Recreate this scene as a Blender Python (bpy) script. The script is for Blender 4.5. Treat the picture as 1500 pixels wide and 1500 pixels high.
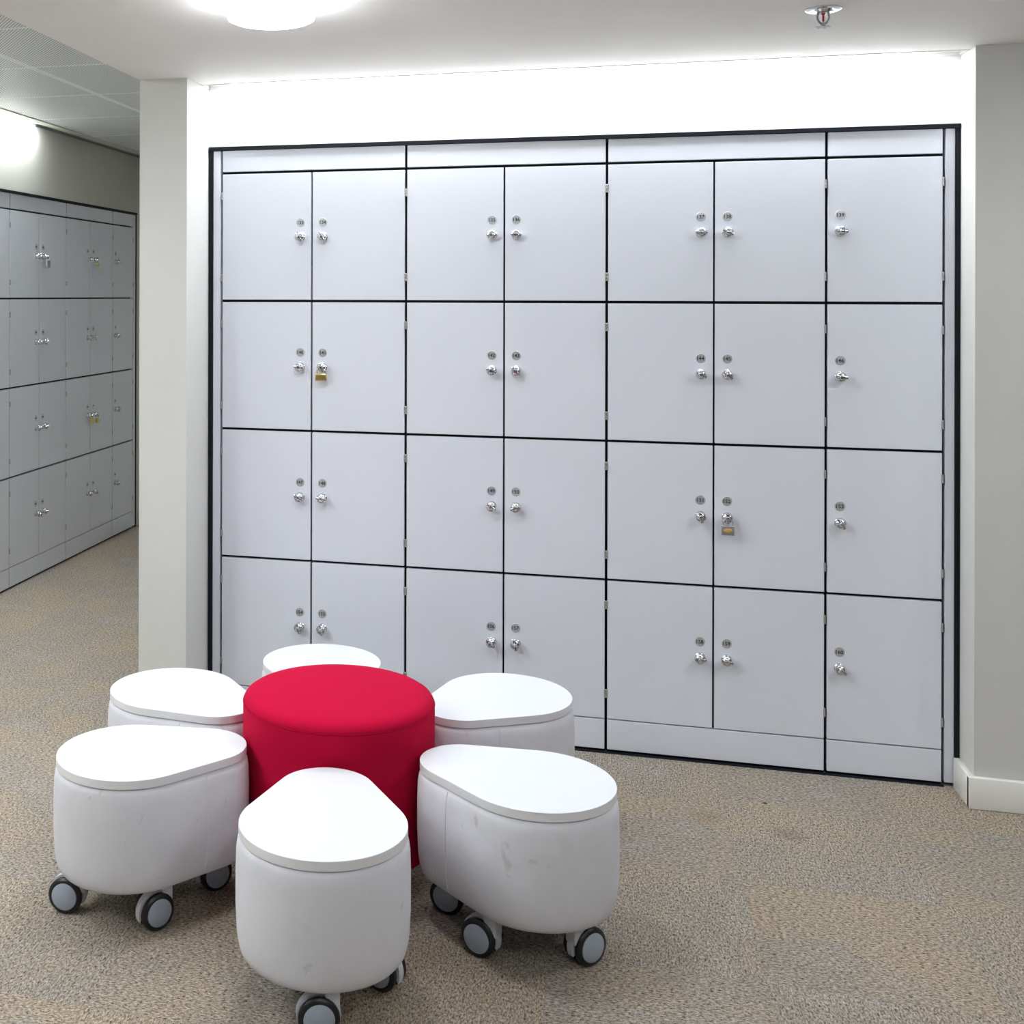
import bpy, bmesh, math, random
from mathutils import Vector, Matrix

# ------------------------------------------------------------------ scene, camera, world, exposure
for o in list(bpy.data.objects):
    bpy.data.objects.remove(o, do_unlink=True)
S = bpy.context.scene
C = S.collection
PI = math.pi
random.seed(7)

S.view_settings.view_transform = 'Standard'
S.view_settings.look = 'None'
S.view_settings.gamma = 1.0
S.view_settings.use_curve_mapping = False
S.view_settings.exposure = 1.0

YAW, ROLL = math.radians(15.092), math.radians(0.13)
cam_d = bpy.data.cameras.new('camera')
cam_d.sensor_fit = 'HORIZONTAL'
cam_d.sensor_width = 36.0
cam_d.lens = 36.0 * 1733.0 / 1500.0
cam_d.shift_x = (750 - 404.6) / 1500
cam_d.shift_y = -(750 - 432.45) / 1500
cam_d.clip_start = 0.05
cam = bpy.data.objects.new('camera', cam_d)
C.objects.link(cam)
CAM = Vector((1.3787, -4.308, 1.6))
cam.matrix_world = Matrix.Translation(CAM) @ Matrix.Rotation(YAW, 4, 'Z') @ Matrix.Rotation(PI / 2, 4, 'X') @ Matrix.Rotation(ROLL, 4, 'Z')
S.camera = cam

world = bpy.data.worlds.new('room_air')
world.use_nodes = True
S.world = world
bg = world.node_tree.nodes['Background']
bg.inputs[0].default_value = (0.80, 0.86, 0.95, 1)
bg.inputs[1].default_value = 0.05

LAMP_ROUND = 40.0      # emission of the round ceiling lamps
LAMP_LINE = 17.0       # emission of the linear slot lamp over the lockers
LAMP_LINE_2 = 52.0     # emission of the slot lamp along the corridor wall
LAMP_TINT = (0.93, 0.97, 1.0)

# ------------------------------------------------------------------ helpers
def tag(o, label=None, cat=None, group=None, kind=None):
    if label: o['label'] = label
    if cat: o['category'] = cat
    if group: o['group'] = group
    if kind: o['kind'] = kind
    return o

def thing(name, label, cat, loc=(0, 0, 0), rz=0.0, group=None):
    o = bpy.data.objects.new(name, None)
    o.empty_display_size = 0.1
    C.objects.link(o)
    o.location = loc
    o.rotation_euler = (0, 0, rz)
    return tag(o, label, cat, group)

def link(name, mesh, parent=None, loc=(0, 0, 0), rot=(0, 0, 0), kind=None, label=None):
    o = bpy.data.objects.new(name, mesh)
    C.objects.link(o)
    if parent: o.parent = parent
    o.location = loc
    o.rotation_euler = rot
    if kind: o['kind'] = kind
    if label: o['label'] = label
    return o

def mk(bm, mat, name='mesh', smooth=35):
    bmesh.ops.recalc_face_normals(bm, faces=bm.faces[:])
    m = bpy.data.meshes.new(name)
    bm.to_mesh(m)
    bm.free()
    mats = mat if isinstance(mat, (list, tuple)) else [mat]
    for x in mats: m.materials.append(x)
    if smooth:
        for p in m.polygons: p.use_smooth = True
        m.set_sharp_from_angle(angle=math.radians(smooth))
    return m

def add_box(bm, x0, x1, y0, y1, z0, z1, bev=0.0, seg=1, mi=0):
    r = bmesh.ops.create_cube(bm, size=1.0)
    vs = r['verts']
    for v in vs:
        v.co.x = x0 if v.co.x < 0 else x1
        v.co.y = y0 if v.co.y < 0 else y1
        v.co.z = z0 if v.co.z < 0 else z1
    fs = list({f for v in vs for f in v.link_faces})
    for f in fs: f.material_index = mi
    if bev > 0:
        es = list({e for v in vs for e in v.link_edges})
        bmesh.ops.bevel(bm, geom=es, offset=bev, segments=seg, affect='EDGES', profile=0.5)
    return bm

def box(x0, x1, y0, y1, z0, z1, mat, bev=0.0, seg=1, smooth=35):
    return mk(add_box(bmesh.new(), x0, x1, y0, y1, z0, z1, bev, seg), mat, smooth=0)

def add_lathe(bm, prof, n=32, M=None, mi=0):
    """profile of (radius, height) about local z; M maps it into place"""
    M = M or Matrix.Identity(4)
    rings = []
    for r, z in prof:
        if r < 1e-6:
            rings.append([bm.verts.new(M @ Vector((0, 0, z)))])
        else:
            rings.append([bm.verts.new(M @ Vector((r * math.cos(2 * PI * k / n), r * math.sin(2 * PI * k / n), z))) for k in range(n)])
    for a, b in zip(rings, rings[1:]):
        for k in range(n):
            k2 = (k + 1) % n
            if len(a) == 1 and len(b) == 1: continue
            if len(a) == 1: f = bm.faces.new((a[0], b[k], b[k2]))
            elif len(b) == 1: f = bm.faces.new((a[k], b[0], a[k2]))
            else: f = bm.faces.new((a[k], b[k], b[k2], a[k2]))
            f.material_index = mi
    return bm

def lathe(prof, mat, n=32, M=None, smooth=35):
    return mk(add_lathe(bmesh.new(), prof, n, M), mat, smooth=smooth)

def add_tube(bm, pts, r, n=10, closed=False, mi=0):
    pts = [Vector(p) for p in pts]
    rings = []
    N = len(pts)
    up = None
    for i, p in enumerate(pts):
        if closed: t = pts[(i + 1) % N] - pts[i - 1]
        else: t = pts[min(i + 1, N - 1)] - pts[max(i - 1, 0)]
        t.normalize()
        if up is None:
            up = t.orthogonal().normalized()
        else:
            up = (up - t * up.dot(t)).normalized()
        s = t.cross(up)
        rings.append([bm.verts.new(p + (up * math.cos(2 * PI * k / n) + s * math.sin(2 * PI * k / n)) * r) for k in range(n)])
    pairs = list(zip(rings, rings[1:]))
    if closed: pairs.append((rings[-1], rings[0]))
    for a, b in pairs:
        for k in range(n):
            f = bm.faces.new((a[k], a[(k + 1) % n], b[(k + 1) % n], b[k]))
            f.material_index = mi
    if not closed:
        bm.faces.new(rings[0][::-1]).material_index = mi
        bm.faces.new(rings[-1]).material_index = mi
    return bm

# ------------------------------------------------------------------ materials
def new_mat(name, col=(0.8, 0.8, 0.8), rough=0.5, metal=0.0, spec=0.5):
    m = bpy.data.materials.new(name)
    m.use_nodes = True
    b = m.node_tree.nodes['Principled BSDF']
    b.inputs['Base Color'].default_value = (*col, 1)
    b.inputs['Roughness'].default_value = rough
    b.inputs['Metallic'].default_value = metal
    b.inputs['Specular IOR Level'].default_value = spec
    return m

class NT:
    def __init__(s, m):
        s.t = m.node_tree; s.b = s.t.nodes['Principled BSDF']
    def n(s, typ, **kw):
        x = s.t.nodes.new(typ)
        for k, v in kw.items():
            if k in x.inputs.keys() if isinstance(k, str) else False: x.inputs[k].default_value = v
            else: setattr(x, k, v)
        return x
    def l(s, a, b): s.t.links.new(a, b)
    def math(s, op, a, b=None, c=None):
        x = s.t.nodes.new('ShaderNodeMath'); x.operation = op
        for i, v in enumerate((a, b, c)):
            if v is None: continue
            if isinstance(v, (int, float)): x.inputs[i].default_value = v
            else: s.l(v, x.inputs[i])
        return x.outputs[0]
    def mix(s, fac, a, b, mode='MIX'):
        x = s.t.nodes.new('ShaderNodeMix'); x.data_type = 'RGBA'; x.blend_type = mode
        for i, v in ((0, fac), (6, a), (7, b)):
            if isinstance(v, (int, float)): x.inputs[i].default_value = v
            elif isinstance(v, tuple): x.inputs[i].default_value = (*v, 1)
            else: s.l(v, x.inputs[i])
        return x.outputs[2]
    def ramp(s, fac, stops, interp='LINEAR'):
        x = s.t.nodes.new('ShaderNodeValToRGB'); x.color_ramp.interpolation = interp
        el = x.color_ramp.elements
        while len(el) < len(stops): el.new(0.5)
        for e, (p, c) in zip(el, stops):
            e.position = p; e.color = (*c, 1) if isinstance(c, tuple) else (c, c, c, 1)
        s.l(fac, x.inputs[0]); return x.outputs[0]
    def noise(s, vec, scale, detail=2, rough=0.5, dist=0.0):
        x = s.t.nodes.new('ShaderNodeTexNoise')
        if vec is not None: s.l(vec, x.inputs['Vector'])
        x.inputs['Scale'].default_value = scale; x.inputs['Detail'].default_value = detail
        x.inputs['Roughness'].default_value = rough; x.inputs['Distortion'].default_value = dist
        return x.outputs[0]
    def scale(s, vec, sc):
        x = s.t.nodes.new('ShaderNodeVectorMath'); x.operation = 'MULTIPLY'
        s.l(vec, x.inputs[0]); x.inputs[1].default_value = sc; return x.outputs[0]
    def bump(s, h, strength=0.2, dist=0.001):
        x = s.t.nodes.new('ShaderNodeBump'); x.inputs['Strength'].default_value = strength
        x.inputs['Distance'].default_value = dist
        s.l(h, x.inputs['Height']); s.l(x.outputs[0], s.b.inputs['Normal'])

def paint(name, col, rough=0.6, mott=0.03, spec=0.35):
    m = new_mat(name, col, rough, 0, spec); t = NT(m)
    co = t.n('ShaderNodeTexCoord').outputs['Object']
    f = t.noise(co, 1.7, 4, 0.6)
    c2 = tuple(x * (1 - 2 * mott) for x in col)
    t.l(t.mix(t.ramp(f, [(0.35, 0.0), (0.7, 1.0)]), col, c2), t.b.inputs['Base Color'])
    t.bump(t.noise(co, 350, 2), 0.06, 0.0004)
    return m

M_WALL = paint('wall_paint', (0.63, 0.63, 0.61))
M_BULK = paint('bulkhead_paint', (0.84, 0.84, 0.82))  # lightened beyond the wall paint so it bounces more lamp light
M_FAR = paint('rear_wall_paint', (0.25, 0.24, 0.23))  # unseen walls, darkened to put contrast into the chrome reflections
M_WALL2 = paint('wall_paint_cream', (0.60, 0.60, 0.54))
M_CEIL = paint('ceiling_paint', (0.91, 0.895, 0.875), 0.7, 0.02)
M_BASE = paint('gloss_woodwork', (0.80, 0.79, 0.75), 0.32, 0.02, 0.5)
M_DOOR = paint('locker_laminate', (0.745, 0.775, 0.855), 0.38, 0.008, 0.45)
M_GRID = new_mat('grid_grey', (0.22, 0.23, 0.23), 0.6)
M_BLACK = new_mat('black_frame', (0.010, 0.012, 0.018), 0.5, 0, 0.15)
M_DARK = new_mat('carcass_black', (0.006, 0.006, 0.008), 0.7, 0, 0.2)
M_CHROME = new_mat('chrome', (0.66, 0.67, 0.70), 0.10, 1.0)
M_STEEL = new_mat('brushed_steel', (0.40, 0.40, 0.42), 0.38, 0.75)
M_HINGE = new_mat('hinge_nickel', (0.47, 0.46, 0.45), 0.42, 0.7)
M_PLATE = new_mat('plate_aluminium', (0.56, 0.57, 0.60), 0.32, 0.55)
M_INK = new_mat('black_ink', (0.03, 0.035, 0.045), 0.5)
M_BRASS = new_mat('brass', (0.72, 0.56, 0.22), 0.28, 1.0)
M_GOLD = new_mat('gold_badge', (0.78, 0.50, 0.16), 0.4, 0.6)
M_LAM = new_mat('white_board', (0.73, 0.75, 0.805), 0.28, 0, 0.45)
M_EDGE = new_mat('board_edge_band', (0.80, 0.80, 0.83), 0.35)
M_TYRE = new_mat('black_rubber', (0.008, 0.009, 0.013), 0.35)
M_HUB = new_mat('grey_hub_plastic', (0.36, 0.41, 0.49), 0.45)
M_HOOD = new_mat('pale_caster_plastic', (0.62, 0.64, 0.70), 0.35)
M_WOOD = new_mat('pale_wood', (0.55, 0.36, 0.20), 0.5)
M_SPRED = new_mat('red_glass', (0.55, 0.01, 0.05), 0.15)

def emit(name, strength, tint=LAMP_TINT):
    m = bpy.data.materials.new(name); m.use_nodes = True
    t = m.node_tree; t.nodes.clear()
    e = t.nodes.new('ShaderNodeEmission'); o = t.nodes.new('ShaderNodeOutputMaterial')
    e.inputs[0].default_value = (*tint, 1); e.inputs[1].default_value = strength
    t.links.new(e.outputs[0], o.inputs[0]); return m
M_LAMP = emit('opal_lamp', LAMP_ROUND)
M_RIM = emit('opal_lamp_rim', LAMP_ROUND * 0.4)
M_LINE = emit('linear_lamp', LAMP_LINE)
M_LINE2 = emit('corridor_linear_lamp', LAMP_LINE_2)

def fabric_white():
    m = new_mat('white_upholstery', (0.74, 0.74, 0.77), 0.75, 0, 0.25); t = NT(m)
    co = t.n('ShaderNodeTexCoord').outputs['Object']
    rnd = t.n('ShaderNodeObjectInfo').outputs['Random']
    off = t.n('ShaderNodeVectorMath', operation='ADD')
    t.l(co, off.inputs[0])
    cmb = t.n('ShaderNodeCombineXYZ'); t.l(t.math('MULTIPLY', rnd, 17.0), cmb.inputs[0]); t.l(t.math('MULTIPLY', rnd, 9.0), cmb.inputs[2])
    t.l(cmb.outputs[0], off.inputs[1])
    v = off.outputs[0]
    big = t.ramp(t.noise(v, 5.0, 5, 0.62, 0.6), [(0.42, 0.0), (0.78, 1.0)])
    scuff = t.ramp(t.noise(t.scale(v, (1.0, 1.0, 0.55)), 21.0, 3, 0.6, 1.2), [(0.665, 0.0), (0.76, 1.0)])
    c = t.mix(t.math('MULTIPLY', big, 0.55), (0.70, 0.705, 0.76), (0.57, 0.56, 0.575))
    c = t.mix(t.math('MULTIPLY', scuff, 0.45), c, (0.36, 0.35, 0.37))
    t.l(c, t.b.inputs['Base Color'])
    t.bump(t.noise(co, 500, 2), 0.10, 0.0006)
    return m
M_FAB = fabric_white()

def fabric_red():
    m = new_mat('red_wool_felt', (0.45, 0.004, 0.035), 0.9, 0, 0.06); t = NT(m)
    co = t.n('ShaderNodeTexCoord').outputs['Object']
    f = t.noise(co, 900, 2, 0.7)
    t.l(t.mix(f, (0.40, 0.002, 0.024), (0.52, 0.006, 0.050)), t.b.inputs['Base Color'])
    t.b.inputs['Sheen Weight'].default_value = 0.03
    t.b.inputs['Sheen Roughness'].default_value = 0.4
    t.b.inputs['Sheen Tint'].default_value = (1.0, 0.25, 0.4, 1)
    t.bump(f, 0.25, 0.0008)
    return m
M_RED = fabric_red()

def carpet():
    m = new_mat('loop_carpet', (0.3, 0.27, 0.22), 0.95, 0, 0.1); t = NT(m)
    co = t.n('ShaderNodeTexCoord').outputs['Object']
    rnd = t.n('ShaderNodeObjectInfo').outputs['Random']
    cmb = t.n('ShaderNodeCombineXYZ')
    t.l(t.math('MULTIPLY', rnd, 37.0), cmb.inputs[0]); t.l(t.math('MULTIPLY', rnd, 23.0), cmb.inputs[1])
    ad = t.n('ShaderNodeVectorMath', operation='ADD'); t.l(co, ad.inputs[0]); t.l(cmb.outputs[0], ad.inputs[1])
    v = ad.outputs[0]
    # broad soft-edged blocks of beige and grey yarn
    vo = t.n('ShaderNodeTexVoronoi'); vo.distance = 'CHEBYCHEV'; vo.feature = 'SMOOTH_F1'
    vo.inputs['Smoothness'].default_value = 0.25
    wob = t.n('ShaderNodeVectorMath', operation='ADD')
    t.l(v, wob.inputs[0])
    nz = t.n('ShaderNodeTexNoise'); t.l(v, nz.inputs['Vector']); nz.inputs['Scale'].default_value = 6; nz.inputs['Detail'].default_value = 3
    t.l(t.scale(nz.outputs[1], (0.10, 0.10, 0)), wob.inputs[1])
    t.l(wob.outputs[0], vo.inputs['Vector']); vo.inputs['Scale'].default_value = 3.2
    sep = t.n('ShaderNodeSeparateColor'); t.l(vo.outputs['Color'], sep.inputs[0])
    streak = t.noise(t.scale(v, (3.0, 16.0, 1)), 1.6, 4, 0.65)
    soft = t.noise(v, 4.5, 3, 0.6)
    blk = t.math('ADD', t.math('ADD', t.math('MULTIPLY', sep.outputs[0], 0.34), t.math('MULTIPLY', streak, 0.42)), t.math('MULTIPLY', soft, 0.42))
    base = t.ramp(blk, [(0.34, (0.300, 0.244, 0.181)), (0.52, (0.286, 0.243, 0.192)), (0.66, (0.256, 0.226, 0.194)), (0.86, (0.300, 0.270, 0.238))])
    # loops: short dashes across the tile, light and dark yarns
    l1 = t.noise(t.scale(v, (105, 215, 1)), 1.0, 3, 0.75)
    l2 = t.noise(v, 80, 3, 0.7)
    loops = t.ramp(t.math('ADD', t.math('MULTIPLY', l1, 0.85), t.math('MULTIPLY', l2, 0.25)), [(0.40, 0.05), (0.50, 0.78), (0.58, 1.15), (0.70, 1.95)])
    c = t.mix(1.0, base, loops, 'MULTIPLY')
    # old spills
    geo = t.n('ShaderNodeNewGeometry').outputs['Position']
    for (sx, sy, r, amt, col) in ((1.90, -0.30, 0.012, 0.9, (0.02, 0.02, 0.02)), (1.93, -0.52, 0.07, 0.28, (0.10, 0.07, 0.04)), (1.71, -0.45, 0.075, 0.22, (0.14, 0.10, 0.05)), (2.35, -1.33, 0.010, 0.85, (0.03, 0.03, 0.03))):
        d = t.n('ShaderNodeVectorMath', operation='DISTANCE')
        t.l(geo, d.inputs[0]); d.inputs[1].default_value = (sx, sy, 0)
        dd = t.math('ADD', d.outputs['Value'], t.math('MULTIPLY', t.math('SUBTRACT', nz.outputs[0], 0.5), r * 1.2))
        mk_ = t.math('MULTIPLY', t.ramp(t.math('DIVIDE', dd, r), [(0.25, 1.0), (1.0, 0.0)], 'EASE'), amt)
        c = t.mix(mk_, c, col)
    t.l(c, t.b.inputs['Base Color'])
    t.bump(l1, 0.6, 0.002)
    return m
M_CARPET = carpet()

def perforated():
    m = new_mat('perforated_metal', (0.66, 0.70, 0.72), 0.5); t = NT(m)
    co = t.n('ShaderNodeTexCoord').outputs['Object']
    sp = t.n('ShaderNodeSeparateXYZ'); t.l(co, sp.inputs[0])
    P = 0.0150
    def dots(ox, oy):
        a = t.math('SUBTRACT', t.math('FRACT', t.math('ADD', t.math('DIVIDE', sp.outputs[0], P), ox)), 0.5)
        b = t.math('SUBTRACT', t.math('FRACT', t.math('ADD', t.math('DIVIDE', sp.outputs[1], P * 1.15), oy)), 0.5)
        r2 = t.math('ADD', t.math('MULTIPLY', a, a), t.math('MULTIPLY', b, b))
        return t.math('LESS_THAN', r2, 0.055)
    h = t.math('MAXIMUM', dots(0, 0), dots(0.5, 0.5))
    e = t.math('MULTIPLY', t.math('LESS_THAN', t.math('ABSOLUTE', sp.outputs[0]), 0.328), t.math('LESS_THAN', t.math('ABSOLUTE', sp.outputs[1]), 0.333))
    h = t.math('MULTIPLY', h, e)
    t.l(t.mix(h, (0.86, 0.89, 0.90), (0.20, 0.21, 0.23)), t.b.inputs['Base Color'])
    return m
M_PERF = perforated()

# ------------------------------------------------------------------ measured layout
W = 0.3544                                   # locker door pitch
ROW = [2.1500, 2.0650, 1.5785, 1.0915, 0.6045, 0.1175, 0.0108]
LX0, LX1 = -0.052, 2.529                     # alcove opening
CZ, CZ2 = 2.388, 2.556                       # plaster ceiling, corridor tile ceiling
PX = -0.235                                  # outer corner of the pillar
PYF, RYF = -0.25, -0.155                     # pillar face, right wall face
LWX = -1.6875                                # corridor locker face
YB, XR = -7.0, 5.2                           # rear wall, far right wall
YE = 3.40                                    # corridor end wall

# ------------------------------------------------------------------ room shell
floor = link('floor', box(-2.2, XR, YB, 3.6, -0.10, -0.012, M_DARK), kind='structure')
TS = 0.5
tile_m = box(-TS / 2 + 0.0001, TS / 2 - 0.0001, -TS / 2 + 0.0001, TS / 2 - 0.0001, -0.012, 0.0, M_CARPET, 0.0004)
rt = random.Random(3)
tiles = []
for i in range(-5, 11):
    for j in range(-14, 8):
        x, y = 0.02 + i * TS, -0.10 + j * TS
        if x - TS / 2 < LWX - 0.4 or x > XR - 0.2 or y < YB + 0.2 or y > 3.4: continue
        if x > 0.4 and y > 0.4: continue
        tiles.append((abs(x - 1) + abs(y + 1.2), x, y))
tiles.sort()
for d, x, y in tiles[:298]:
    link('carpet_tile', tile_m, floor, (x, y, 0), (0, 0, PI / 2 * ((round(x / TS) + round(y / TS)) % 2) + PI * rt.randint(0, 1)))

# plaster ceiling with a slot cut along the lockers
bm = bmesh.new()
add_box(bm, PX, XR, YB, -0.10, CZ, CZ + 0.30)
link('ceiling', mk(bm, M_CEIL, smooth=0), kind='structure')
link('trim_10', box(PX, XR, -0.10, 0.50, CZ + 0.101, CZ + 0.20, M_CEIL), kind='structure')

# corridor ceiling: slab plus perforated metal tiles
corr = link('ceiling_corridor', box(-2.2, PX, YB, 3.6, CZ2 + 0.03, CZ2 + 0.2, M_DARK), kind='structure')
PT = 0.685
pt_m = box(-PT / 2 + 0.0015, PT / 2 - 0.0015, -PT / 2 + 0.0015, PT / 2 - 0.0015, 0, 0.012, M_PERF, 0.002)
TX = -0.918                                   # joint parallel to the corridor
for i in range(2):
    for j in range(-11, 5):
        link('ceiling_tile', pt_m, corr, (TX + PT / 2 - i * PT, 0.235 + PT / 2 + j * PT, CZ2))
link('ceiling_grid', box(LWX + 0.071, PX, YB, YE, CZ2 + 0.012, CZ2 + 0.03, M_GRID), corr)
link('edge_strip', box(LWX + 0.0705, -1.56, YB, YE, CZ2 - 0.005, CZ2 - 0.0005, M_WALL2), corr)

link('wall_pillar', box(PX, LX0, PYF, YE + 0.2, -0.05, CZ + 0.10, M_WALL), kind='structure')
link('wall_right', box(LX1, XR, RYF, 0.5, -0.05, CZ + 0.10, M_WALL), kind='structure')
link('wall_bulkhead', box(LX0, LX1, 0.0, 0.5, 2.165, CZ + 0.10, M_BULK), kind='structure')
link('wall_alcove', box(LX0, LX1, 0.47, 0.55, -0.05, 2.165, M_WALL), kind='structure')
link('wall_end', box(-2.2, PX, YE, YE + 0.2, -0.05, 2.6, M_WALL2), kind='structure')
bm = bmesh.new()
add_box(bm, -2.25, LWX, YB, YE, 2.166, 2.62)
add_box(bm, -2.25, LWX - 0.5, YB, YE, -0.05, 2.166)
add_box(bm, LWX - 0.5, LWX, YB, 0.50, -0.05, 2.166)
link('wall_left', mk(bm, M_WALL2, smooth=0), kind='structure')
link('wall_rear', box(-2.25, XR + 0.2, YB - 0.2, YB, -0.05, 2.75, M_FAR), kind='structure')
link('wall_far_right', box(XR, XR + 0.2, YB, 0.5, -0.05, 2.75, M_FAR), kind='structure')

# skirting
BH = 0.098
bm = bmesh.new()
add_box(bm, LX1 - 0.020, XR, RYF - 0.020, RYF, 0.0, BH, 0.003, 2)
add_box(bm, LX1 - 0.020, LX1, RYF - 0.0199, -0.006, 0.0, BH - 0.0002, 0.003, 2)
link('baseboard_right', mk(bm, M_BASE), kind='structure')
bm = bmesh.new()
add_box(bm, PX - 0.018, LX0 + 0.018, PYF - 0.018, PYF, 0.0, BH, 0.003, 2)
add_box(bm, LX0, LX0 + 0.018, PYF - 0.0179, -0.006, 0.0, BH - 0.0002, 0.003, 2)
add_box(bm, PX - 0.018, PX, PYF - 0.0179, YE, 0.0, BH - 0.0004, 0.003, 2)
link('baseboard_pillar', mk(bm, M_BASE), kind='structure')
link('baseboard_end', box(LWX + 0.03, PX - 0.018, YE - 0.018, YE, 0.0, BH, M_BASE, 0.003, 2), kind='structure')

# black frame round the locker wall and its white fillers
link('trim_1', box(LX0 + 0.004, LX1 - 0.001, -0.009, 0.03, 2.1515, 2.1648, M_BLACK), kind='structure')
link('trim_2', box(LX0 + 0.003, LX0 + 0.019, -0.004, 0.03, 0.0, 2.1515, M_BLACK), kind='structure')
link('trim_3', box(LX1 - 0.016, LX1 - 0.001, -0.004, 0.03, BH, 2.1515, M_BLACK), kind='structure')
link('trim_4', box(LX0 + 0.019, -0.004, 0.0, 0.03, 0.0108, 2.150, M_DOOR, 0.001), kind='structure')
link('trim_5', box(7 * W + 0.004, LX1 - 0.016, 0.0, 0.03, 0.0108, 2.150, M_DOOR, 0.001), kind='structure')
Y5 = 1.512 + 5 * W
link('trim_11', box(LX0 + 0.019, 7 * W, -0.012, 0.004, -0.002, 0.003, M_BLACK), kind='structure')
link('trim_6', box(LWX - 0.03, LWX + 0.009, 0.5, Y5 + 0.056, 2.1515, 2.1655, M_BLACK), kind='structure')
link('trim_7', box(LWX - 0.03, LWX, Y5 + 0.004, Y5 + 0.042, 0.0108, 2.150, M_DOOR, 0.001), kind='structure')
link('trim_8', box(LWX - 0.03, LWX + 0.004, Y5 + 0.042, Y5 + 0.056, 0.0, 2.1515, M_BLACK), kind='structure')
link('trim_9', box(LWX - 0.03, LWX + 0.002, Y5 + 0.056, YE, 0.0, 2.166, M_WALL2), kind='structure')

# ------------------------------------------------------------------ lamps
def round_lamp(x, y, label, z=CZ):
    t = thing('ceiling_light', label, 'light', (x, y, z), 0, 'round ceiling lights')
    link('base', lathe([(0, 0), (0.108, 0), (0.108, -0.012), (0, -0.012)], M_BASE, 40), t)
    bm = add_lathe(bmesh.new(), [(0.109, -0.010), (0.113, -0.022), (0.117, -0.045), (0.115, -0.054)], 40, None, 1)
    add_lathe(bm, [(0.115, -0.054), (0.104, -0.059), (0.06, -0.061), (0, -0.061)], 40, None, 0)
    bmesh.ops.remove_doubles(bm, verts=bm.verts[:], dist=1e-5)
    link('diffuser', mk(bm, [M_LAMP, M_RIM]), t)
    return t
round_lamp(0.545, -1.275, 'round white drum ceiling light glowing above the red pouf')
round_lamp(2.95, -1.35, 'round white drum ceiling light over the carpet, right of the locker bay')
round_lamp(1.75, -3.7, 'unseen round fill lamp added above the viewer, mid room')  # added lamp out of view, carries light to the lower doors
round_lamp(2.95, -3.9, 'unseen round fill lamp added nearer the viewer, on the right wall side')  # added unseen fill for the near half of the room
round_lamp(4.0, -2.0, 'unseen round fill lamp added far out to the right of the lockers')  # added to lift the right wall and the ceiling beside it
round_lamp(4.2, -5.6, 'unseen round fill lamp added behind the viewer in the far right corner')  # extra unseen lamp, added as fill from the rear
round_lamp(-0.95, -2.2, 'unseen round fill lamp added under the corridor tiles, nearest the pillar', CZ2)  # added out of view to keep the corridor lockers from going dark
round_lamp(-0.95, -3.6, 'unseen round fill lamp added under the corridor tiles, nearer the viewer', CZ2)  # second added corridor lamp, unseen, lifts locker faces and tiles

def line_lamp(label, x0, x1, lx0, lx1, y0, y1, z, mat, M):
    t = thing('linear_light', label, 'light')
    bm = bmesh.new()
    add_box(bm, x0, x1, y0, y0 + 0.003, z - 0.003, z + 0.07)
    add_box(bm, x0, x1, y1 - 0.004, y1, z - 0.001, z + 0.07)
    add_box(bm, x0, x1, y0 + 0.003, y1 - 0.004, z + 0.060, z + 0.07)
    add_box(bm, x0, x0 + 0.004, y0 + 0.003, y1 - 0.004, z, z + 0.06)
    add_box(bm, x1 - 0.004, x1, y0 + 0.003, y1 - 0.004, z, z + 0.06)
    m = mk(bm, M_BASE if M == Matrix.Identity(4) else M_GRID, smooth=0); m.transform(M)  # corridor housing darkened: shade of the unlit slot put into its colour
    link('housing', m, t)
    m = box(lx0, lx1, y0 + 0.003, y1 - 0.004, z + 0.012, z + 0.018, mat); m.transform(M)
    link('diffuser', m, t)
    for a, b in ((x0 + 0.004, lx0), (lx1, x1 - 0.004)):
        m = box(a, b, y0 + 0.003, y1 - 0.004, z + 0.010, z + 0.018, M_GRID if M != Matrix.Identity(4) else M_LAM); m.transform(M)  # dark corridor covers also stand for the unlit slot's shade
        link('blank_cover', m, t)
    return t
line_lamp('long recessed strip light in the ceiling slot above the main lockers', LX0 + 0.001, LX1 - 0.001, LX0 + 0.09, LX1 - 0.10, -0.10, -0.0005, CZ, M_LINE, Matrix.Identity(4))
ML = Matrix.Translation((LWX, 0, 0)) @ Matrix.Rotation(PI / 2, 4, 'Z')
line_lamp('recessed strip light along the top of the corridor wall, lit at its near end', -5.0, YE - 0.01, -4.8, 1.78, -0.070, -0.0005, CZ2 - 0.002, M_LINE2, ML)

# sprinkler
sp = thing('sprinkler', 'small chrome fire sprinkler hanging from the white ceiling', 'sprinkler', (1.98, -0.79, CZ))
link('escutcheon', lathe([(0, 0), (0.046, 0), (0.046, -0.003), (0.040, -0.006), (0.024, -0.004), (0.020, -0.010), (0, -0.010)], M_CHROME, 32), sp)
bm = bmesh.new()
pts = [(-0.013, 0, -0.008)] + [(-0.0165 * math.cos(a) if a else -0.0165, 0, -0.022 - 0.020 * math.sin(a)) for a in [k * PI / 16 for k in range(17)]] + [(0.013, 0, -0.008)]
add_tube(bm, pts, 0.0032, 8)
add_lathe(bm, [(0, -0.008), (0.013, -0.008), (0.013, -0.014), (0, -0.014)], 16)
add_lathe(bm, [(0, -0.036), (0.006, -0.038), (0.006, -0.046), (0.003, -0.050), (0, -0.050)], 12)
link('frame', mk(bm, M_STEEL), sp, rot=(0, 0, YAW))
link('glass_bulb', lathe([(0, -0.014), (0.006, -0.014), (0.0028, -0.018), (0.0028, -0.034), (0, -0.036)], M_SPRED, 12), sp)
bm = bmesh.new()
n = 24
cen_t, cen_b = bm.verts.new((0, 0, -0.049)), bm.verts.new((0, 0, -0.0505))
rt_, rb_ = [], []
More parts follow.
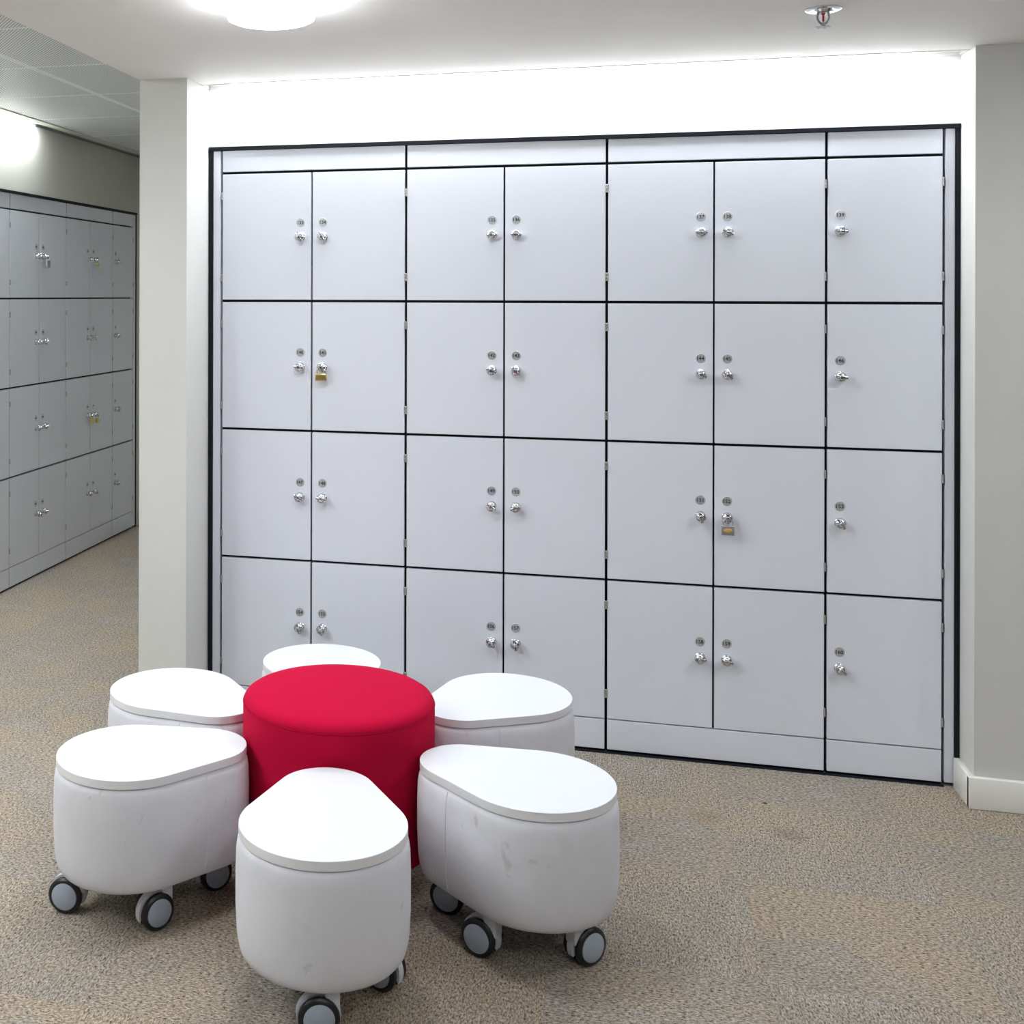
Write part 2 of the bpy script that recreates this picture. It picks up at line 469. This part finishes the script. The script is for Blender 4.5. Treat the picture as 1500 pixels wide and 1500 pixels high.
for k in range(n):
    r = 0.020 if (k // 2) % 2 == 0 else 0.011
    a = 2 * PI * k / n
    rt_.append(bm.verts.new((r * math.cos(a), r * math.sin(a), -0.0495))); rb_.append(bm.verts.new((r * math.cos(a), r * math.sin(a), -0.051)))
for k in range(n):
    j = (k + 1) % n
    bm.faces.new((cen_t, rt_[k], rt_[j])); bm.faces.new((cen_b, rb_[j], rb_[k])); bm.faces.new((rt_[k], rb_[k], rb_[j], rt_[j]))
link('deflector', mk(bm, M_STEEL, smooth=0), sp)

# ------------------------------------------------------------------ lockers
GX, GM, GZ = 0.0045, 0.0032, 0.0048           # half gaps: between units, inside a unit, between rows
DT = 0.018
RY90 = Matrix.Rotation(PI / 2, 4, 'X')         # lathe axis z -> -y (out of the door)

def latch_mesh():
    bm = bmesh.new()
    add_lathe(bm, [(0, 0.0), (0.0175, 0.0), (0.0175, 0.003), (0.0145, 0.006), (0.0125, 0.007), (0.0120, 0.012), (0.0155, 0.015), (0.0180, 0.019), (0.0178, 0.024), (0.0150, 0.029), (0.0085, 0.032), (0, 0.033)], 24, RY90)
    add_box(bm, -0.0195, 0.0195, -0.037, -0.018, -0.0058, 0.0058, 0.004, 2)
    add_lathe(bm, [(0, 0.030), (0.0085, 0.030), (0.0085, 0.037), (0.006, 0.041), (0, 0.042)], 16, RY90)
    return mk(bm, M_CHROME, smooth=40)
LATCH = latch_mesh()
PLATE = lathe([(0, 0), (0.0163, 0), (0.0163, 0.0010), (0.0158, 0.0015), (0, 0.0015)], M_PLATE, 28, RY90)

def hinge_mesh(s):
    """half a butt hinge: knuckle in the gap, leaf on the door edge; s = side towards the door"""
    bm = bmesh.new()
    for z0, z1 in ((-0.0145, -0.0050), (-0.0046, 0.0046), (0.0050, 0.0145)):
        add_box(bm, min(0, s * 0.0052), max(0, s * 0.0052), -0.0045, 0.004, z0, z1, 0.0012)
    add_box(bm, min(s * 0.0045, s * 0.0066), max(s * 0.0045, s * 0.0066), -0.0012, 0.004, -0.0142, 0.0142)
    return mk(bm, M_HINGE)
HINGE = {1: hinge_mesh(1), -1: hinge_mesh(-1)}

def number_mesh(txt):
    cu = bpy.data.curves.new('number', 'FONT')
    cu.body = txt; cu.size = 0.0178; cu.align_x = 'CENTER'; cu.align_y = 'CENTER'; cu.offset = 0.00038; cu.resolution_u = 3
    cu.space_character = 0.98
    ob = bpy.data.objects.new('number_tmp', cu); C.objects.link(ob)
    bpy.context.view_layer.update()
    dg = bpy.context.evaluated_depsgraph_get()
    me = bpy.data.meshes.new_from_object(ob.evaluated_get(dg))
    bpy.data.objects.remove(ob); bpy.data.curves.remove(cu)
    xs = [v.co.x for v in me.vertices]; ys = [v.co.y for v in me.vertices]
    me.transform(Matrix.Translation((-(min(xs) + max(xs)) / 2, -(min(ys) + max(ys)) / 2, 0)))
    me.transform(Matrix.Rotation(PI / 2, 4, 'X'))
    me.materials.clear(); me.materials.append(M_INK)
    return me

def smudge_mesh():
    """the far plates' lettering cannot be read: one short dark bar"""
    return box(-0.0085, 0.0085, -0.0004, 0.0, -0.0035, 0.0035, M_INK, 0.0)
SMUDGE = smudge_mesh()

DM = {}
def door_mesh(w, h):
    k = (round(w, 5), round(h, 5))
    if k not in DM: DM[k] = box(0, w, 0, DT, 0, h, M_DOOR, 0.0012, 2)
    return DM[k]

def locker_unit(name, label, loc, rz, ncol, nums, angles, group, hinge_last=True):
    """nums: rows of door numbers (None = unreadable)"""
    t = thing(name, label, 'locker', loc, rz, group)
    w = ncol * W
    bm = bmesh.new()
    add_box(bm, 0.0005, w - 0.0005, DT + 0.001, 0.44, 0.0, ROW[0])
    add_box(bm, 0.004, w - 0.004, 0.012, DT + 0.002, 0.0, 0.03)
    link('carcass', mk(bm, M_DARK, smooth=0), t)
    link('header_panel', box(GX, w - GX, 0, DT, ROW[1] + GZ, ROW[0], M_DOOR, 0.0012, 2), t)
    link('kick_panel', box(GX, w - GX, 0, DT, ROW[6], ROW[5] - GZ * 0.7, M_DOOR, 0.0012, 2), t)
    for r in range(4):
        zt, zb = ROW[1 + r] - GZ, ROW[2 + r] + GZ
        if r == 3: zb = ROW[5] + GZ * 0.2
        for c in range(ncol):
            hl = (ncol == 2 and c == 0)                      # hinged on the left
            x0 = c * W + (GX if c == 0 else GM)
            x1 = (c + 1) * W - (GX if c == ncol - 1 else GM)
            d = link('door', door_mesh(x1 - x0, zt - zb), t, (x0, 0, zb))
            px = (W - 0.0430) if hl else 0.0430
            px = px + c * W - x0
            pz = ROW[1 + r] - 0.1925 - zb
            num = nums[r][c] if nums else None
            p = link('number_plate', PLATE, d, (px, 0, pz))
            if num:
                p['label'] = 'round grey plate numbered %d' % num
                link('number', number_mesh(str(num)), d, (px, -0.0017, pz))
            else:
                link('number', SMUDGE, d, (px, -0.0015, pz))
            link('latch', LATCH, d, (px, 0, ROW[1 + r] - 0.2470 - zb), (0, math.radians(angles[(r * ncol + c) % len(angles)]), 0))
            hx = -(GX if hl else 0) if hl else (x1 - x0) + GX
            for hz in (ROW[1 + r] - 0.0875, ROW[2 + r] + 0.0885):
                link('hinge', HINGE[1 if hl else -1], d, (hx, 0, hz - zb))
    return t

GRP = 'white lockers of the main bay'
locker_unit('locker_unit', 'white two-column locker bank with doors numbered 133 to 155, beside the pillar', (0, 0, 0), 0, 2,
            [[133, 134], [140, 141], [147, 148], [154, 155]], [60, 50, 12, 80, 35, 15, 70, 75], GRP)
locker_unit('locker_unit', 'white two-column locker bank, the one second from the pillar, doors 135 to 157', (2 * W, 0, 0), 0, 2,
            [[135, 136], [142, 143], [149, 150], [156, 157]], [4, 10, 20, 50, 30, -20, 40, 78], GRP)
locker_unit('locker_unit', 'white two-column locker bank holding the grey padlock, third from the pillar, doors 137 to 159', (4 * W, 0, 0), 0, 2,
            [[137, 138], [144, 145], [151, 152], [158, 159]], [0, 25, 30, 45, 80, 88, 2, 12], GRP)
locker_unit('locker_unit', 'white single-column locker bank numbered 139, 146, 153, 160 next to right wall', (6 * W, 0, 0), 0, 1,
            [[139], [146], [153], [160]], [8, 4, 60, 35], GRP)
GRP2 = 'white lockers along the corridor wall'
A2 = [10, 70, 0, 25, 85, 40, 5, 60]
locker_unit('locker_unit', 'white corridor locker bank cut by the left edge of the picture', (LWX, 1.512 - 2 * W, 0), PI / 2, 2, None, A2, GRP2)
locker_unit('locker_unit', 'white corridor two-column locker bank with a steel padlock on its top right door', (LWX, 1.512, 0), PI / 2, 2, None, A2[::-1], GRP2)
locker_unit('locker_unit', 'white corridor two-column locker bank with three brass padlocks', (LWX, 1.512 + 2 * W, 0), PI / 2, 2, None, A2, GRP2)
locker_unit('locker_unit', 'white corridor single-column locker bank at the far end wall', (LWX, 1.512 + 4 * W, 0), PI / 2, 1, None, A2[2:], GRP2)

# ------------------------------------------------------------------ padlocks
def padlock(label, loc, rz, bw, bh, bd, mat, sh, badge=False, group='padlocks on the lockers', seams=0):
    """origin at the top of the shackle, body hangs below; local -y faces the viewer"""
    t = thing('padlock', label, 'padlock', loc, rz, group)
    bm = bmesh.new()
    add_box(bm, -bw / 2, bw / 2, -bd / 2, bd / 2, -sh - bh, -sh, 0.0028, 3)
    for k in range(seams):
        z = -sh - bh * (k + 1) / (seams + 1)
        add_box(bm, -bw / 2 - 0.0006, bw / 2 + 0.0006, -bd / 2 - 0.0006, bd / 2 + 0.0006, z - 0.0012, z + 0.0012, 0.0005)
    link('body', mk(bm, mat), t)
    r = bw * 0.36
    bm = bmesh.new()
    pts = [(-r, 0, -sh - 0.002)] + [(-r * math.cos(a), 0, -r - 0.001 + r * math.sin(a)) for a in [k * PI / 14 for k in range(15)]] + [(r, 0, -sh - 0.002)]
    add_tube(bm, pts, 0.0026, 10)
    link('shackle', mk(bm, M_CHROME), t)
    if badge:
        bm = bmesh.new()
        add_lathe(bm, [(0, 0), (1, 0), (1, 0.0010), (0.92, 0.0014), (0, 0.0014)], 24, Matrix.Translation((0, -bd / 2, -sh - bh * 0.48)) @ Matrix.Diagonal((bw * 0.33, 1, bh * 0.20, 1)) @ RY90)
        b = link('badge', mk(bm, M_GOLD), t); b['label'] = 'oval gold coloured badge'
    return t
def main_lock(label, col, row, side, **k):
    x = col * W + (0.0430 if side == 'r' else W - 0.0430)
    z = ROW[1 + row] - 0.2470
    padlock(label, (x + k.pop('dx', 0), -0.030, z + k.pop('dz', 0)), k.pop('rz', 0), **k)
main_lock('brass padlock with steel shackle hanging from the latch of locker 141', 1, 1, 'r', bw=0.042, bh=0.027, bd=0.012, mat=M_BRASS, sh=0.024, dz=0.002, rz=0.12)
main_lock('grey steel padlock with oval gold badge hanging from locker 152', 5, 2, 'r', bw=0.042, bh=0.033, bd=0.014, mat=M_STEEL, sh=0.023, dz=0.0, badge=True)
def far_lock(label, col, row, left, mat, bw=0.040, bh=0.030, sh=0.024, seams=0):
    y = 1.512 + col * W + ((W - 0.043) if left else 0.043)
    padlock(label, (LWX + 0.031, y, ROW[1 + row] - 0.245), PI / 2, bw, bh, 0.014, mat, sh, group='padlocks on the corridor lockers', seams=seams)
far_lock('steel laminated padlock on a top-row corridor locker, near the left picture edge', 1, 0, False, M_STEEL, 0.042, 0.042, 0.022, 4)
far_lock('small brass padlock on a top-row corridor locker', 3, 0, False, M_BRASS, 0.026, 0.020, 0.020)
far_lock('left brass padlock of the pair on third-row corridor lockers', 2, 2, True, M_BRASS)
far_lock('right brass padlock of the pair on third-row corridor lockers', 3, 2, False, M_BRASS)

# ------------------------------------------------------------------ red pouf
RC, RR = (0.692, -1.085), 0.2655
pouf = thing('pouf', 'tall round red felt pouf in the middle of the white stools', 'pouf', (RC[0], RC[1], 0))
ZS, ZT = 0.475, 0.506
link('side', lathe([(0, 0.088), (RR - 0.03, 0.088), (RR - 0.008, 0.092), (RR, 0.104), (RR, 0.30), (RR, ZS - 0.003), (RR - 0.003, ZS), (RR - 0.02, ZS + 0.001), (0, ZS + 0.001)], M_RED, 96), pouf)
link('seat', lathe([(0, ZS + 0.0015), (RR - 0.02, ZS + 0.0015), (RR - 0.0015, ZS + 0.002), (RR - 0.002, ZS + 0.007), (RR - 0.007, ZS + 0.015), (RR - 0.018, ZS + 0.022), (RR - 0.035, ZS + 0.026), (RR - 0.07, ZT), (0, ZT + 0.003)], M_RED, 96, smooth=60), pouf)
bm = bmesh.new()
add_tube(bm, [((RR - 0.0003) * math.cos(a), (RR - 0.0003) * math.sin(a), ZS + 0.0005) for a in [2 * PI * k / 96 for k in range(96)]], 0.0013, 6, True)
link('seam', mk(bm, M_RED), pouf)
FOOT = lathe([(0, 0), (0.013, 0), (0.024, 0.090), (0, 0.090)], M_WOOD, 20)
for k in range(4):
    a = math.radians(-44 + 90 * k)
    link('foot', FOOT, pouf, (0.205 * math.cos(a), 0.205 * math.sin(a), 0))

# ------------------------------------------------------------------ white stools
R1, R2, D = 0.193, 0.118, 0.192
def outline(off, n=40):
    """drop-shaped outline: big circle at the origin, small circle at +x"""
    b = math.acos((R1 - R2) / D)
    pts = []
    for k in range(n + 1):
        a = b + (2 * PI - 2 * b) * k / n
        pts.append(((R1 + off) * math.cos(a), (R1 + off) * math.sin(a)))
    m = n // 2
    p0 = pts[-1]; p1 = (D + (R2 + off) * math.cos(-b), (R2 + off) * math.sin(-b))
    for k in range(1, 5): pts.append((p0[0] + (p1[0] - p0[0]) * k / 5, p0[1] + (p1[1] - p0[1]) * k / 5))
    for k in range(m + 1):
        a = -b + 2 * b * k / m
        pts.append((D + (R2 + off) * math.cos(a), (R2 + off) * math.sin(a)))
    p0 = pts[-1]; p1 = pts[0]
    for k in range(1, 5): pts.append((p0[0] + (p1[0] - p0[0]) * k / 5, p0[1] + (p1[1] - p0[1]) * k / 5))
    return pts
def loft(rings, mat, edge_mi=None, smooth=40):
    bm = bmesh.new()
    R = [[bm.verts.new((x, y, z)) for x, y in outline(o)] for o, z in rings]
    n = len(R[0])
    for i, (a, b) in enumerate(zip(R, R[1:])):
        for k in range(n):
            f = bm.faces.new((a[k], a[(k + 1) % n], b[(k + 1) % n], b[k]))
            if edge_mi is not None and i < len(R) - 2: f.material_index = edge_mi
    bm.faces.new(R[0][::-1]); bm.faces.new(R[-1])
    return mk(bm, mat, smooth=smooth)
ST = 0.400
CUSHION = loft([(-0.040, 0.108), (-0.022, 0.109), (-0.012, 0.114), (-0.004, 0.124), (0.0005, 0.140), (0.004, 0.165), (0.0065, 0.22), (0.0065, 0.30), (0.005, 0.345), (0.0025, 0.362), (-0.002, 0.373), (-0.010, 0.3772), (-0.03, 0.3774)], M_FAB, smooth=60)
BOARD = loft([(-0.0015, 0.3775), (0.0, 0.379), (0.0, ST - 0.0009), (-0.0009, ST)], [M_LAM, M_EDGE], 1, 30)
def seam_mesh(s):
    bm = bmesh.new()
    pts = []
    for o, z in [(-0.008, 0.118), (-0.003, 0.126), (0.0010, 0.140), (0.0045, 0.165), (0.007, 0.22), (0.007, 0.30), (0.0055, 0.345), (0.0030, 0.362), (-0.001, 0.3725)]:
        b = math.acos((R1 - R2) / D)
        q = 0.62
        x0, y0 = (R1 + o) * math.cos(b), (R1 + o) * math.sin(b)
        x1, y1 = D + (R2 + o) * math.cos(b), (R2 + o) * math.sin(b)
        pts.append((x0 + (x1 - x0) * q, s * (y0 + (y1 - y0) * q), z))
    add_tube(bm, pts, 0.0011, 6)
    return mk(bm, M_FAB)
SEAM = {1: seam_mesh(1), -1: seam_mesh(-1)}

# twin-wheel caster, wheel axis on local y, wheel centre at the origin, stem at +x
WR = 0.0455
RX = Matrix.Rotation(-PI / 2, 4, 'X')
def hood_mesh():
    bm = bmesh.new()
    prof = []
    for k in range(19):
        a = math.radians(-25 + 230 * k / 18)
        r = WR + 0.0035
        prof.append((-r * math.cos(a) * -1, r * math.sin(a)))
    prof += [(-0.036, -0.006), (0.030, -0.012)]
    hw = 0.0085
    A = [bm.verts.new((x, -hw, z + WR)) for x, z in prof]; B = [bm.verts.new((x, hw, z + WR)) for x, z in prof]
    n = len(prof)
    for k in range(n): bm.faces.new((A[k], A[(k + 1) % n], B[(k + 1) % n], B[k]))
    bm.faces.new(A[::-1]); bm.faces.new(B)
    add_box(bm, 0.012, 0.046, -0.019, 0.019, 0.052, 0.100, 0.006, 3)
    add_lathe(bm, [(0, 0.098), (0.011, 0.098), (0.011, 0.112), (0, 0.112)], 16, Matrix.Translation((0.026, 0, 0)))
    return mk(bm, M_HOOD)
HOOD = hood_mesh()
WHEEL = lathe([(0, -0.010), (0.036, -0.010), (0.0415, -0.0085), (WR, -0.004), (WR, 0.004), (0.0415, 0.0085), (0.036, 0.010), (0.0345, 0.0085), (0, 0.0085)], M_TYRE, 40, RX)
HUB = lathe([(0, 0.0075), (0.0342, 0.0075), (0.0342, 0.0100), (0.033, 0.0108), (0, 0.0112)], M_HUB, 36, RX)
def stool(label, bx, by, phi, casters):
    """casters: four (along, across, axis angle in world degrees)"""
    ph = math.radians(phi)
    t = thing('stool', label, 'stool', (bx, by, 0), ph, 'white drop-shaped stools round the red pouf')
    link('cushion', CUSHION, t)
    link('board_top', BOARD, t)
    for s in (1, -1): link('seam', SEAM[s], t)
    for al, la, ax in casters:
        # local heading of the wheel axis (+y of the caster), stem turned towards the middle
        ang = math.radians(ax) - ph - PI / 2
        hx, hy = math.cos(ang), math.sin(ang)
        if hx * (0.05 - al) + hy * (0 - la) < 0: ang += PI
        k = link('caster', HOOD, t, (al, la, 0), (0, 0, ang))
        for s in (1, -1):
            link('wheel', WHEEL, k, (0, s * 0.0195, WR), (0, 0, 0 if s > 0 else PI))
            link('hub', HUB, k, (0, s * 0.0195, WR), (0, 0, 0 if s > 0 else PI))
    return t
def toward(bx, by): return math.degrees(math.atan2(CAM.y - by, CAM.x - bx))
tl, tf, tr = toward(0.15, -1.45), toward(0.78, -1.7), toward(1.2, -1.35)
stool('white drop-shaped stool at front left of the red pouf', 0.202, -1.403, 30.0,
      [(-0.160, 0.012, tl - 22), (0.042, -0.128, tl + 28), (0.228, 0.028, tl + 20), (0.05, 0.130, tl + 60)])
stool('white drop-shaped stool at back left of the red pouf, beside the pillar', 0.138, -0.898, -28.15,
      [(-0.140, 0, 20), (0.05, -0.13, 70), (0.225, 0, 100), (0.05, 0.13, 10)])
stool('white drop-shaped stool nearest the viewer, directly in front of the red pouf', 0.782, -1.674, 100.5,
      [(-0.136, 0.004, tf + 4), (0.052, -0.140, tf - 38), (0.225, 0, tf + 10), (0.10, 0.085, tf + 10)])
stool('white drop-shaped stool at front right of the red pouf', 1.240, -1.304, 159.9,
      [(-0.132, 0.018, tr + 40), (0.085, 0.128, tr - 28), (0.240, -0.004, tr - 18), (0.05, -0.13, tr + 30)])
stool('white drop-shaped stool at back right of the red pouf, near the lockers', 1.123, -0.678, -128.8,
      [(-0.140, 0, -30), (0.05, -0.13, 40), (0.225, 0, 10), (0.05, 0.13, 80)])
stool('white drop-shaped stool mostly hidden right behind the red pouf', 0.515, -0.520, -74.5,
      [(-0.140, 0, 30), (0.05, -0.13, 80), (0.225, 0, 0), (0.05, 0.13, 45)])
